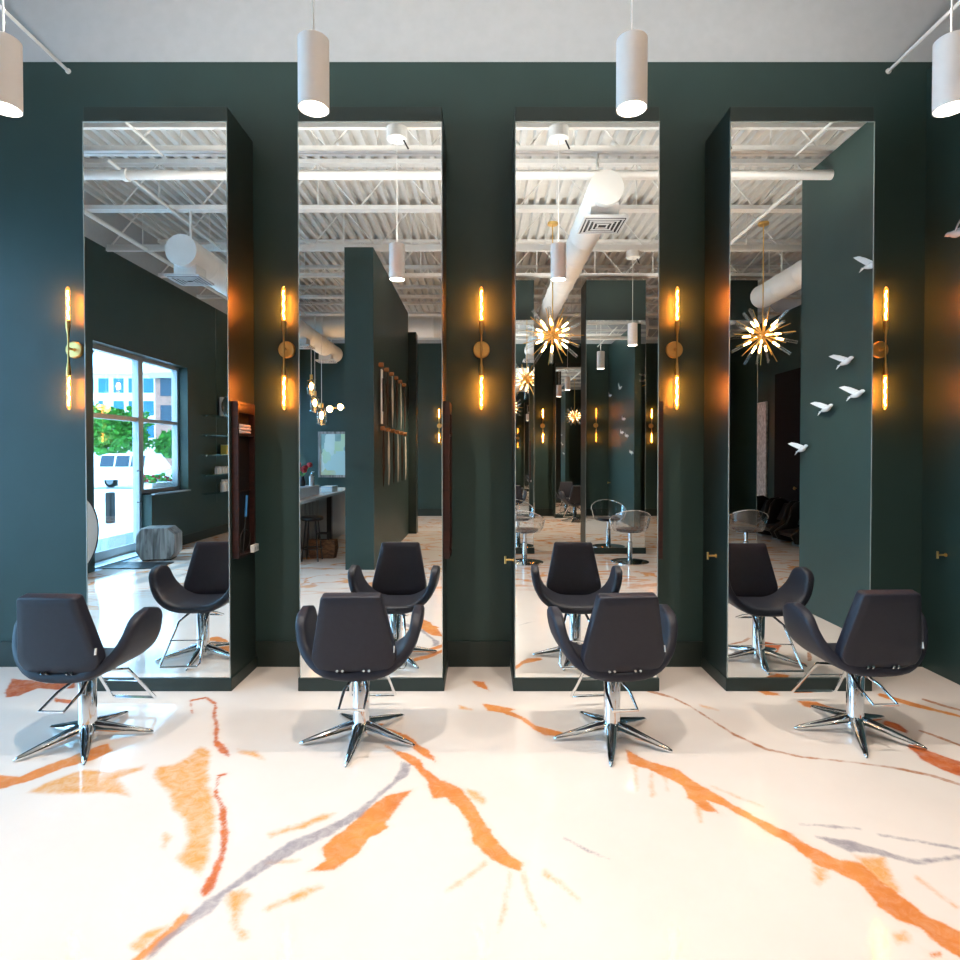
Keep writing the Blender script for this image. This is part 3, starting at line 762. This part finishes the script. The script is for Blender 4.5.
birds = [(.1, 3.13, .1, 'white ceramic bird on the right wall at the photo edge, highest of the flock'),
         (-1.03, 3.2, -.1, 'white ceramic bird half cut by the right edge of the rightmost mirror'),
         (-1.36, 2.44, .15, 'white ceramic bird topmost of the four whole ones in the rightmost mirror'),
         (-1.2, 2.13, .12, 'white ceramic bird nearest the right edge of the mirror, just below the topmost whole one'),
         (-1.66, 2.04, .2, 'white ceramic bird left of and slightly below the middle bird in the mirror'),
         (-2.08, 1.66, .25, 'lowest white ceramic bird, at the end edge of the right wall'),
         ]
b0 = None
for y, z, tilt, l in birds:
    if b0 is None: b0 = make_bird(l); o = b0
    else: o = dup(b0, (0, 0, 0), label=l)
    o.location = (XR, y, z); o.rotation_euler = (tilt, 0, 0); o.scale = (.86, .86, .86)

# ------------------------------------------------------------------ clear chairs across the salon
def make_clear_chair(label):
    t = thing('acrylic_salon_chair', label, 'salon chair', (0, 0, 0), 0, 'clear salon chairs across the salon')
    prof = [(-.02, .2, .47), (.1, .235, .5), (.2, .27, .6), (.27, .3, .74)]
    m = MB(); rings = []
    for k in range(25):
        a = PI*(-.06+1.12*k/24)  # open towards +y (the mirror it faces is at -y)
        rings.append([(r*math.cos(a)*1.0, (r*.95)*math.sin(a), .46+(z-.46)*(.55+.45*max(0, math.sin(a)))) for r, z in ((.17, .46), (.235, .475), (.265, .55), (.285, .66), (.3, .8))])
    m.loft(rings, cap=False, closed=False)
    m.lathe([(.0, .455), (.17, .455), (.17, .462), (0, .462)], seg=24)
    sh = m.build('shell', 'acrylic', t)
    e = [rings[k][4] for k in range(25)]
    MB().tube([rings[0][1]]+[rings[0][2], rings[0][3]]+e+[rings[24][3], rings[24][2], rings[24][1]], .008, 8).build('rim', 'chrome', sh)
    MB().lathe([(0, .464), (.19, .464), (.205, .48), (.2, .505), (.0, .515)], seg=28).build('seat_cushion', 'fabric', t)
    MB().lathe([(0, .03), (.045, .03), (.04, .06), (.037, .3), (.027, .31), (.027, .45), (0, .45)]).build('column', 'chrome', t)
    MB().lathe([(0, 0), (.28, 0), (.28, .012), (.2, .024), (.05, .034), (0, .034)], seg=40).build('base_disc', 'chrome', t)
    return t
k0 = make_clear_chair('clear acrylic salon chair reflected right of centre in the third mirror'); k0.location = (2.2, -4.85, 0)
dup(k0, (.62, -4.8, 0), .3, 'clear acrylic salon chair reflected at the left edge of the third mirror')
dup(k0, (3.96, -4.9, 0), .15, 'clear acrylic salon chair reflected at the left edge of the rightmost mirror')

# ------------------------------------------------------------------ backwash chairs, art and doors at the right
def make_backwash(label):
    t = thing('backwash_chair', label, 'shampoo chair', (0, 0, 0), 0, 'black backwash chairs')
    side = [(-.42, .42), (-.36, .62), (-.24, .8), (-.08, .9), (.06, .88), (.16, .76), (.2, .58), (.26, .44), (.42, .34), (.5, .26), (.42, .1), (.2, .06), (-.1, .06), (-.3, .14), (-.4, .26)]
    for s in (-1, 1):
        a, b = (s*.3, s*.36)
        c = (0, .42)
        def rg(x, k): return [(x, c[0]+(y-c[0])*k, c[1]+(z-c[1])*k) for y, z in side]
        MB().loft([rg(a, .96), rg(a+.01*s, 1), rg(b-.01*s, 1), rg(b, .96)]).build('side_panel', 'blackvinyl', t, ang=50)
    MB().loft([[(x, .45, .3), (x, .1, .34), (x, -.05, .4), (x, -.05, .28), (x, .42, .2)] for x in (-.29, .29)]).build('seat', 'blackvinyl', t, bevel=.03)
    MB().loft([[(x, -.04, .4), (x, -.2, .78), (x, -.12, .8), (x, .06, .42)] for x in (-.29, .29)]).build('backrest', 'blackvinyl', t, bevel=.02)
    MB().box(-.2, -.2, 0, .2, .2, .06).build('foot', 'alu', t, smooth=False, bevel=.01)
    return t
w0 = make_backwash('black backwash chair, leftmost of the row reflected beside the right wall'); w0.location = (5.72, -7.95, 0); w0.rotation_euler.z = PI/2; w0.scale = (.88, .88, .86)
dup(w0, (5.7, -7.15, 0), None, 'middle black backwash chair of the row reflected beside the right wall')
dup(w0, (5.68, -6.35, 0), None, 'black backwash chair nearest the right wall edge in the reflection')
t = thing('wall_relief', 'tall silver textured relief panel on the green wall reflected in the rightmost mirror', 'wall art', (XF, -9.2, 1.7))
MB().box(-.055, -.32, -1.05, -.008, .32, 1.07).build('panel', 'silverart', t, smooth=False, bevel=.01)
MB().box(-.008, -.28, -1.0, 0, .28, 1.0).build('mount', 'black', t, smooth=False)
for n_, (ya, yb) in enumerate(((-8.5, -5.9), (YC+.05, -9.85))):
    d_ = struct(f'door_{n_+2}', MB().box(XF-.05, ya, 0, XF-.005, yb, 3.3), 'curtain', bevel=.004)
    MB().lathe([(0, -.06), (.03, -.055), (.03, -.035), (.01, -.03), (.01, 0), (0, 0)], c=(XF-.05, yb-.2 if n_ else -7.6, .95), axis='x').build('door_knob', 'brass', d_)

# ------------------------------------------------------------------ partition: two rows of hair strands on pegs
rowname = ('upper', 'lower'); place5 = ('nearest the partition end', 'second from the partition end', 'third from the partition end', 'fourth from the partition end', 'fifth from the partition end', 'furthest along the partition')
for r, zt in enumerate((2.92, 2.0)):
    for k in range(6):
        y = -4.66-.5*k-(.12 if r else 0)
        t = thing('hair_swatch', f'hanging hair swatch on a wooden peg, {rowname[r]} row, {place5[k]}', 'hair swatch', (-1.522, y, zt), 0, 'hair swatches on the partition')
        MB().lathe([(0, 0), (.03, 0), (.034, .02), (.034, .07), (0, .07)], axis='x', seg=16).build('peg', 'oak', t)
        m = MB()
        if r == 0 and k == 0:
            m.box(.035, -.055, -.86, .055, .055, -.07); h = m.build('swatch_board', 'white', t, smooth=False, bevel=.004)
            MB().tube([(.058, math.sin(q*.9)*.012, -.2-q*.06) for q in range(9)], .016, 8).build('sample', 'black', h)
        else:
            for q in range(5):
                a = -.03+.015*q
                m.tube([(.045, a*.5, -.03), (.045+.006*(q % 2), a, -.3), (.05, a*1.25+.006*math.sin(q), -.6), (.046, a*.8, -.83-.02*(q % 3))], [.006, .012, .011, .003], 8)
            m.build('strands', 'brownhair' if (k+r) % 2 else 'whitehair', t)

# ------------------------------------------------------------------ reception
t = thing('reception_desk', 'long reception desk with pale top reflected at the left of the second mirror', 'desk', (-3.0, -6.0, 0))
MB().box(-.42, -2.1, .9, .42, 2.0, .945).build('countertop', 'counter', t, smooth=False, bevel=.006)
MB().box(-.3, -2.05, .02, .2, 1.4, .899).build('front_panel', 'greypaint', t, smooth=False, bevel=.004)
MB().box(.2, .0, .02, .225, 1.35, .88).build('inset_panel', 'greywood', t, smooth=False, bevel=.003)
for y in (1.9, -.25): MB().box(.3, y-.04, 0, .38, y+.04, .9).build('leg', 'black', t, smooth=False)
MB().box(-.4, .05, .945, .25, 1.45, 1.1).build('raised_ledge', 'counter', t, smooth=False, bevel=.006)
t = thing('card_box', 'low white box on the reception desk', 'box', (-2.79, -6.75, .9455)); MB().box(-.1, -.2, 0, .1, .2, .07).build('body', 'white', t, smooth=False, bevel=.005)
MB().box(-.102, -.202, .07, .102, .202, .1).build('lid', 'counter', t, smooth=False, bevel=.005)
t = thing('flower_vase', 'small vase with red flowers on the white ledge of the reception desk', 'vase', (-2.93, -5.6, 1.1))
MB().lathe([(0, 0), (.04, 0), (.055, .06), (.03, .13), (.035, .16), (0, .16)]).build('vase', 'black', t)
m = MB(); m2 = MB()
for k in range(9):
    a = k*2.4; r = .05+.012*k; z = .3+.05*math.sin(k*1.7)
    m.ball((r*math.cos(a), r*math.sin(a), z), .045, 10, 6); m2.tube([(0, 0, .14), (r*math.cos(a), r*math.sin(a), z-.02)], .005, 6)
m2.build('stems', 'leaf', t); m.build('blossoms', 'redflower', t)
bt = None
for k, (x, y, mm, l) in enumerate(((-2.82, -5.72, 'white', 'white pump bottle on the ledge of the reception desk'), (-2.85, -5.86, 'black', 'black pump bottle on the ledge of the reception desk'))):
    t = thing('pump_bottle', l, 'bottle', (x, y, 1.1)); MB().lathe([(0, 0), (.035, 0), (.035, .15), (.015, .17), (.015, .19), (0, .19)]).build('body', mm, t)
    MB().tube([(0, 0, .19), (0, 0, .225), (.04, 0, .225)], .006, 8).build('pump', 'chrome', t)
t = thing('bar_stool', 'black backless bar stool at the reception desk', 'stool', (-2.58, -4.92, 0))
MB().lathe([(0, .62), (.15, .62), (.17, .635), (.17, .665), (.15, .68), (0, .68)], seg=28).build('seat', 'black', t)
for k in range(4):
    a = PI/4+k*PI/2; MB().tube([(.1*math.cos(a), .1*math.sin(a), .62), (.17*math.cos(a), .17*math.sin(a), .012)], .011, 8).build('leg', 'black', t)
MB().tube([(.148*math.cos(2*PI*k/20), .148*math.sin(2*PI*k/20), .2) for k in range(20)], .008, 8, close=True).build('foot_ring', 'black', t)
t = thing('tote_bag', 'brown wicker tote bag with black handles under the bar stool', 'bag', (-2.5, -5.25, 0))
MB().loft([[(x*k, y*k2, z) for x, y in ((-.2, -.1), (.2, -.1), (.22, 0), (.2, .1), (-.2, .1), (-.22, 0))] for z, k, k2 in ((0, .92, .9), (.15, 1.05, 1.1), (.28, 1, .9))]).build('body', 'wicker', t)
for y in (-.07, .07): MB().tube([(-.1, y, .26), (-.08, y, .38), (.08, y, .38), (.1, y, .26)], .012, 8).build('handle', 'black', t)
# picture
def art_mat():
    m, nt, out = newmat('abstract_painting'); N = nt.nodes.new; L = nt.links.new
    b = N('ShaderNodeBsdfPrincipled'); L(b.outputs[0], out.inputs[0]); b.inputs['Roughness'].default_value = .4
    tc = N('ShaderNodeTexCoord'); mp = N('ShaderNodeMapping'); mp.inputs['Scale'].default_value = (2.6, 1, 1.7); L(tc.outputs['Object'], mp.inputs[0])
    v = N('ShaderNodeTexVoronoi'); v.distance = 'CHEBYCHEV'; v.inputs['Scale'].default_value = 1.5; L(mp.outputs[0], v.inputs['Vector'])
    n = N('ShaderNodeTexNoise'); n.inputs['Scale'].default_value = 3; L(tc.outputs['Object'], n.inputs['Vector'])
    sp = N('ShaderNodeSeparateColor'); L(v.outputs['Color'], sp.inputs[0])
    rp = N('ShaderNodeValToRGB'); cr = rp.color_ramp; cr.interpolation = 'CONSTANT'
    cols = [(150, 196, 190), (176, 206, 150), (206, 220, 214), (190, 180, 60), (60, 120, 120), (168, 204, 206), (96, 150, 70)]
    cr.elements[0].color = (*lin(cols[0]), 1); cr.elements[1].position = .16; cr.elements[1].color = (*lin(cols[1]), 1)
    for i, c in enumerate(cols[2:]): e = cr.elements.new(.3+.14*i); e.color = (*lin(c), 1)
    L(sp.outputs[0], rp.inputs[0])
    mx = N('ShaderNodeMix'); mx.data_type = 'RGBA'; L(n.outputs[0], mx.inputs[0]); L(rp.outputs[0], mx.inputs[6]); mx.inputs[7].default_value = (*lin((176, 206, 204)), 1)
    L(mx.outputs[2], b.inputs['Base Color']); return m
t = thing('framed_painting', 'framed green and yellow abstract painting on the teal far wall', 'painting', (-3.65, YC, 1.62))
MB().box(-.62, 0, -.54, .62, .03, .54).build('canvas', art_mat(), t, smooth=False)
m = MB().box(-.68, 0, -.6, -.62, .05, .6).box(.62, 0, -.6, .68, .05, .6).box(-.62, 0, .54, .62, .05, .6).box(-.62, 0, -.6, .62, .05, -.54)
m.build('frame', 'greywood', t, smooth=False)
# glass pendants and the gold bulb bar
for k, (x, y, z, l) in enumerate(((-3.56, -8.3, 2.83, 'amber glass pendant on a white cord, highest of the three near reception'), (-3.43, -8.1, 2.47, 'amber glass pendant on a white cord, middle of the three near reception'),
                                  (-3.24, -7.9, 2.2, 'swirled clear glass pendant on a white cord, lowest of the three near reception'))):
    t = thing('glass_pendant', l, 'pendant lamp', (x, y, z+.1), 0, 'glass pendants near reception')
    MB().tube([(0, 0, .33), (0, 0, (ZD-.7 if k == 2 else 3.814+.035*(x > -3.5))-z)], .006, 6).build('cord', 'white', t)
    MB().lathe([(0, .25), (.03, .25), (.03, .34), (0, .34)]).build('socket', 'brass', t)
    MB().lathe([(.035, .25), (.08, .16), (.09, .05), (.07, -.06), (.03, -.1)], cap=False).build('shade', 'bulbglass', t)
    MB().ball((0, 0, .1), .038, sc=(1, 1, 2)).build('bulb', 'bulbglow', t)
    MB().tube([(.1*math.cos(q*.7), .1*math.sin(q*.7), -.1+.01*q) for q in range(36)], .006, 6).build('glass_swirl', 'clearglass', t)
t = thing('bulb_chandelier', 'gold bar chandelier with round bulbs on a stem near the painting', 'chandelier', (-2.72, -8.5, 2.6))
MB().tube([(0, 0, 0), (0, 0, ZD-.6-2.6)], .012, 8).build('stem', 'brass', t)
MB().tube([(-.5, 0, 0), (.5, 0, 0)], .014, 8).build('bar', 'brass', t)
for k in range(6): MB().ball((-.5+.2*k, -.05 if k % 2 else .05, .02 if k % 2 else -.03), .062).build('bulb', 'bulbglow', t)

# ------------------------------------------------------------------ left wall: shelves, pouf, disc
for k, z in enumerate((2.36, 1.98, 1.6, 1.22, .86)):
    t = thing('glass_shelf', f'{("topmost","second","third","fourth","lowest")[k]} glass shelf hung on cables on the left wall', 'shelf', (XL, -7.85, z), 0, 'glass shelves on the left wall')
    MB().box(.004, -.62, 0, .22, .62, .012).build('pane', 'shelfglass', t, smooth=False)
    for y in (-.5, .5): MB().box(0, y-.02, -.02, .05, y+.02, 0).build('clip', 'chrome', t, smooth=False)
for y in (-7.36, -8.34): tag(MB().tube([(XL+.235, y, .7), (XL+.235, y, 4.4)], .003, 6).build('hanging_cable', 'chrome'), 'thin steel cable holding the glass shelves, ' + ('nearer the window' if y > -8 else 'further from the window'), 'cable')
def bottle(name, label, x, y, z, r, h, m_, cap='white'):
    t = thing(name, label, 'bottle', (x, y, z+.0125)); MB().lathe([(0, 0), (r, 0), (r, h*.75), (r*.5, h*.85), (r*.5, h*.86), (0, h*.86)], seg=16).build('body', m_, t)
    MB().lathe([(0, h*.86), (r*.55, h*.86), (r*.55, h), (0, h)], seg=14).build('cap', cap, t)
wd = ('nearest the window', 'second from the window', 'third from the window', 'fourth from the window', 'fifth from the window', 'sixth from the window')
for k in range(6): bottle('product_bottle', f'small white product bottle on the fourth glass shelf, {wd[k]}', XL+.12, -7.62-.13*k, 1.22, .035, .15, 'white', 'grille')
for k in range(3): bottle('product_bottle', f'larger white bottle on the lowest glass shelf, {wd[k]}', XL+.12, -7.9-.16*k, .86, .055, .24, 'white')
t = thing('carton', 'yellow carton on the third glass shelf', 'box', (XL+.12, -8.1, 1.6125)); MB().box(-.06, -.16, 0, .06, .16, .19).build('body', 'yellow', t, smooth=False, bevel=.003)
MB().box(-.061, -.161, .19, .061, .161, .2).build('lid', 'white', t, smooth=False)
t = thing('display_plate', 'white and silver round plate standing on the topmost glass shelf', 'plate', (XL+.1, -8.05, 2.3725))
MB().lathe([(0, -.02), (.2, -.02), (.21, 0), (.12, .02), (0, .012)], c=(.02, -.05, .21), axis='x', seg=32).build('plate', 'chrome', t)
MB().box(-.05, -.2, 0, .0, .12, .4).build('backing_card', 'white', t, smooth=False)
t = thing('pouf', 'grey wood-grain pouf with cut corners beside the glass door', 'pouf', (-4.98, -5.1, 0), -.2)
oc = [(-.27, .14), (-.27, .4), (-.2, .5), (.17, .5), (.27, .4), (.27, .12), (.2, .02), (-.2, .02)]
MB().loft([[(u, y, z*k+.26*(1-k)) for u, z in oc] for y, k in ((-.2, .96), (-.185, 1), (.185, 1), (.2, .96))]).build('body', 'greywood', t, smooth=False, bevel=.01)
for x in (-.15, .15): MB().box(x-.05, -.15, 0, x+.05, .15, .02).build('foot', 'black', t, smooth=False)
t = thing('round_panel', 'white round panel with black rim standing beside the glass door', 'panel', (XL+.001, -3.62, .57))
MB().lathe([(0, 0), (.55, 0), (.55, .03), (0, .03)], axis='x', seg=48).build('disc', 'white', t)
MB().tube([(.02, .55*math.cos(2*PI*k/48), .55*math.sin(2*PI*k/48)) for k in range(48)], .018, 8, close=True).build('rim', 'black', t)
# door mat
mt = MB().box(XL-.1, -4.8, 0, XL+.75, -4.3, .012).build('door_mat', 'black', None, smooth=False, bevel=.004); tag(mt, 'dark door mat on the floor inside the glass door', 'mat')

# ------------------------------------------------------------------ outside
struct('ground', MB().box(-120, -140, -.16, XL-.15, 40, -.06), 'concrete')
tag(bpy.data.objects['ground'], None, None, None, 'structure')
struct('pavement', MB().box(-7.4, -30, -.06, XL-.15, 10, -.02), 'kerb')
t = thing('window_box', 'white planter of red flowers outside the window sill', 'planter', (XL-.42, -6.5, .98))
MB().box(-.12, -.5, -.02, .12, .4, .14).build('trough', 'white', t, smooth=False, bevel=.01)
m = MB(); m2 = MB(); rnd = random.Random(5)
for k in range(46):
    p = (rnd.uniform(-.12, .12), rnd.uniform(-.5, .4), rnd.uniform(.15, .27))
    (m if k % 3 == 0 else m2).ball(p, rnd.uniform(.02, .045), 8, 5)
m2.build('foliage', 'leaf', t); m.build('blossoms', 'redflower', t)
for s in (-.4, .3): MB().box(.1, s-.02, -.04, .27, s+.02, -.02).build('bracket', 'black', t, smooth=False)
tw_ = thing('awning', 'grey rolled awning outside above the glass door', 'awning', (0, 0, 0))
for y in (-5.3, -4.0): MB().tube([(XL-WT-.003, y, 3.6), (XL-1.6, y, 3.5)], .025, 8).build('bracket_arm', 'alu', tw_)
(MB().lathe([(0, 0), (.17, 0), (.17, 2.3), (0, 2.3)], c=(XL-1.6, -6.4, 3.5), axis='y').build('awning_roll', 'alu', tw_))
def tree(label, x, y, h, r, zc, rz, n, seed):
    t = thing('street_tree', label, 'tree', (x, y, -.1)); rnd = random.Random(seed)
    MB().tube([(0, 0, 0), (.03, .02, h*.5), (0, 0, zc)], [.12, .09, .05], 10).build('trunk', 'bark', t)
    m = MB()
    for k in range(n):
        while 1:
            p = Vector((rnd.uniform(-1, 1), rnd.uniform(-1, 1), rnd.uniform(-1, 1)))
            if .3 < p.length < 1 + .15*math.sin(6*p.x+4*p.z): break
        c = Vector((p.x*r, p.y*r, zc+p.z*rz)); s = rnd.uniform(.07, .15)
        a = Vector((rnd.uniform(-1, 1), rnd.uniform(-1, 1), rnd.uniform(-1, 1))).normalized(); b = a.orthogonal().normalized()
        m.add([c+a*s*1.5, c+b*s, c-a*s*1.5, c-b*s], [(0, 1, 2, 3)])
    m.build('crown', 'leaf', t, smooth=False)
tree('leafy green street tree seen through the glass door', -20.0, -28.2, 2.4, 1.75, 3.05, 1.35, 2400, 1)
tree('smaller green tree seen through the window right of the larger one', -17.4, -29.5, 1.6, 1.15, 2.3, .75, 1000, 2)
def car(label, x, y, rz, suv):
    t = thing('parked_car', label, 'car', (x, y, -.06), rz)
    if suv: body = [(-2.3, .42), (-2.32, .85), (-2.2, 1.0), (-1.3, 1.08), (1.9, 1.08), (2.25, .95), (2.3, .5)]; cab = [(-1.25, 1.06), (-.75, 1.66), (-.4, 1.74), (1.5, 1.74), (1.95, 1.06)]
    else: body = [(-2.2, .4), (-2.25, .72), (-2.0, .85), (-1.0, .98), (1.5, .98), (2.1, .9), (2.2, .45)]; cab = [(-1.1, .96), (-.45, 1.36), (.0, 1.44), (.8, 1.42), (1.6, .96)]
    def sec(prof, y_, k): return [(px_, y_, .75+(pz-.75)*k) for px_, pz in prof]
    MB().loft([sec(body, -.9, .95), sec(body, -.86, 1), sec(body, .86, 1), sec(body, .9, .95)]).build('body', 'carpaint', t, ang=30)
    MB().loft([[(a*.97+.0, s*(.84 if z < 1.1 else .68), z) for a, z in cab] for s in (-1, 1)]).build('cabin', 'carpaint', t, ang=30)
    zt = cab[2][1]-.1; zb = cab[0][1]+.04
    for s in (-1, 1):
        xs = np.linspace(cab[0][0]+.5, cab[4][0]-.3, 4 if suv else 3)
        for a, b in zip(xs[:-1], xs[1:]):
            y0, y1 = s*.845, s*.715
            MB().add([(a+.04, y0, zb), (b-.04, y0, zb), (b-.06, y1, zt), (a+.06, y1, zt), (a+.04, y0-.02*s, zb), (b-.04, y0-.02*s, zb), (b-.06, y1-.02*s, zt), (a+.06, y1-.02*s, zt)], [(0,1,2,3), (7,6,5,4), (0,4,5,1), (1,5,6,2), (2,6,7,3), (3,7,4,0)]).build('side_window', 'carglass', t, smooth=False)
    MB().add([(cab[0][0]*.97-.02, -.74, zb), (cab[0][0]*.97-.02, .74, zb), (cab[1][0]*.97-.03, .62, cab[1][1]-.03), (cab[1][0]*.97-.03, -.62, cab[1][1]-.03)], [(0, 1, 2, 3)]).build('windscreen', 'carglass', t, smooth=False)
    for x_ in (-1.4, 1.4):
        for s in (-1, 1):
            wl = MB().lathe([(0, -.1), (.3, -.1), (.34, -.06), (.34, .06), (.3, .1), (0, .1)], c=(x_, s*.83, .34), axis='y', seg=28).build('wheel', 'tyre', t)
            MB().lathe([(0, -.115), (.2, -.11), (.2, .11), (0, .115)], c=(x_, s*.83, .34), axis='y', seg=20).build('hubcap', 'alu', wl)
car('white van parked outside, seen through the glass door', -17.9, -25.6, .1, True)
car('white sedan parked outside, seen through the window', -13.6, -26.4, PI/2+.2, False)
tag(MB().box(-9.15, -10.5, -.06, -9.0, -10.3, .7).build('bollard', 'tyre', None, bevel=.03), 'short dark bollard outside beside the door', 'bollard')
t = thing('office_building', 'white office building with rows of blue windows seen through the left window', 'building', (-44, -66, 0))
MB().box(-22, -12, -.1, 7.6, 0, 11.2).build('wall', 'bwhite', t, smooth=False)
MB().box(-22.4, -12.4, 11.2, 8.0, .5, 11.7).build('roof_cornice', 'bwhite', t, smooth=False)
for r in range(3):
    for k in range(12): MB().box(5.7-1.77*k, -.1, 3.65+2.66*r, 6.9-1.77*k, .06, 5.35+2.66*r).build('window', 'bluewin', t, smooth=False)
t = thing('brick_building', 'brown brick building wing beside the white office building', 'building', (-34.2, -60, 0))
MB().box(-1.2, -5, -.1, 3.4, 0, 9.9).build('wall', 'brick', t, smooth=False)
MB().box(-1.5, -5.3, 9.9, 3.8, .5, 10.5).build('roof_cornice', 'alu', t, smooth=False)
for r in range(3):
    for k in range(2): MB().box(-.6+2.0*k, -.1, 1.8+3.1*r, .6+2.0*k, .06, 3.9+3.1*r).build('window', 'carglass', t, smooth=False)

# ------------------------------------------------------------------ light
wd_ = bpy.data.worlds.new('sky'); SC.world = wd_; wd_.use_nodes = True
nt = wd_.node_tree; nt.nodes.clear()
out = nt.nodes.new('ShaderNodeOutputWorld'); bg = nt.nodes.new('ShaderNodeBackground')
bg.inputs[0].default_value = (.33, .68, 1.0, 1); bg.inputs[1].default_value = 8.0
nt.links.new(bg.outputs[0], out.inputs[0])
s = lamp('sun', 'SUN', (-20, -20, 30), 5, (1, .95, .86), angle=.02); s.rotation_euler = (math.radians(-38), math.radians(-28), 0)
for y0, y1, z0, z1 in OPEN:
    o = lamp('daylight_portal', 'AREA', (XL-WT-.02, (y0+y1)/2, (z0+z1)/2), 1, shape='RECTANGLE', size=z1-z0, size_y=y1-y0)
    o.rotation_euler = (0, -PI/2, 0); o.data.cycles.is_portal = True
c = SC.cycles
c.max_bounces = 16; c.glossy_bounces = 10; c.transparent_max_bounces = 24; c.diffuse_bounces = 5; c.transmission_bounces = 8
c.sample_clamp_indirect = 6; c.caustics_reflective = True; c.blur_glossy = .3
vs = SC.view_settings
SC.display_settings.display_device = 'sRGB'
vs.view_transform = 'Standard'; vs.look = 'None'; vs.gamma = 1; vs.use_curve_mapping = False; vs.exposure = 0.58
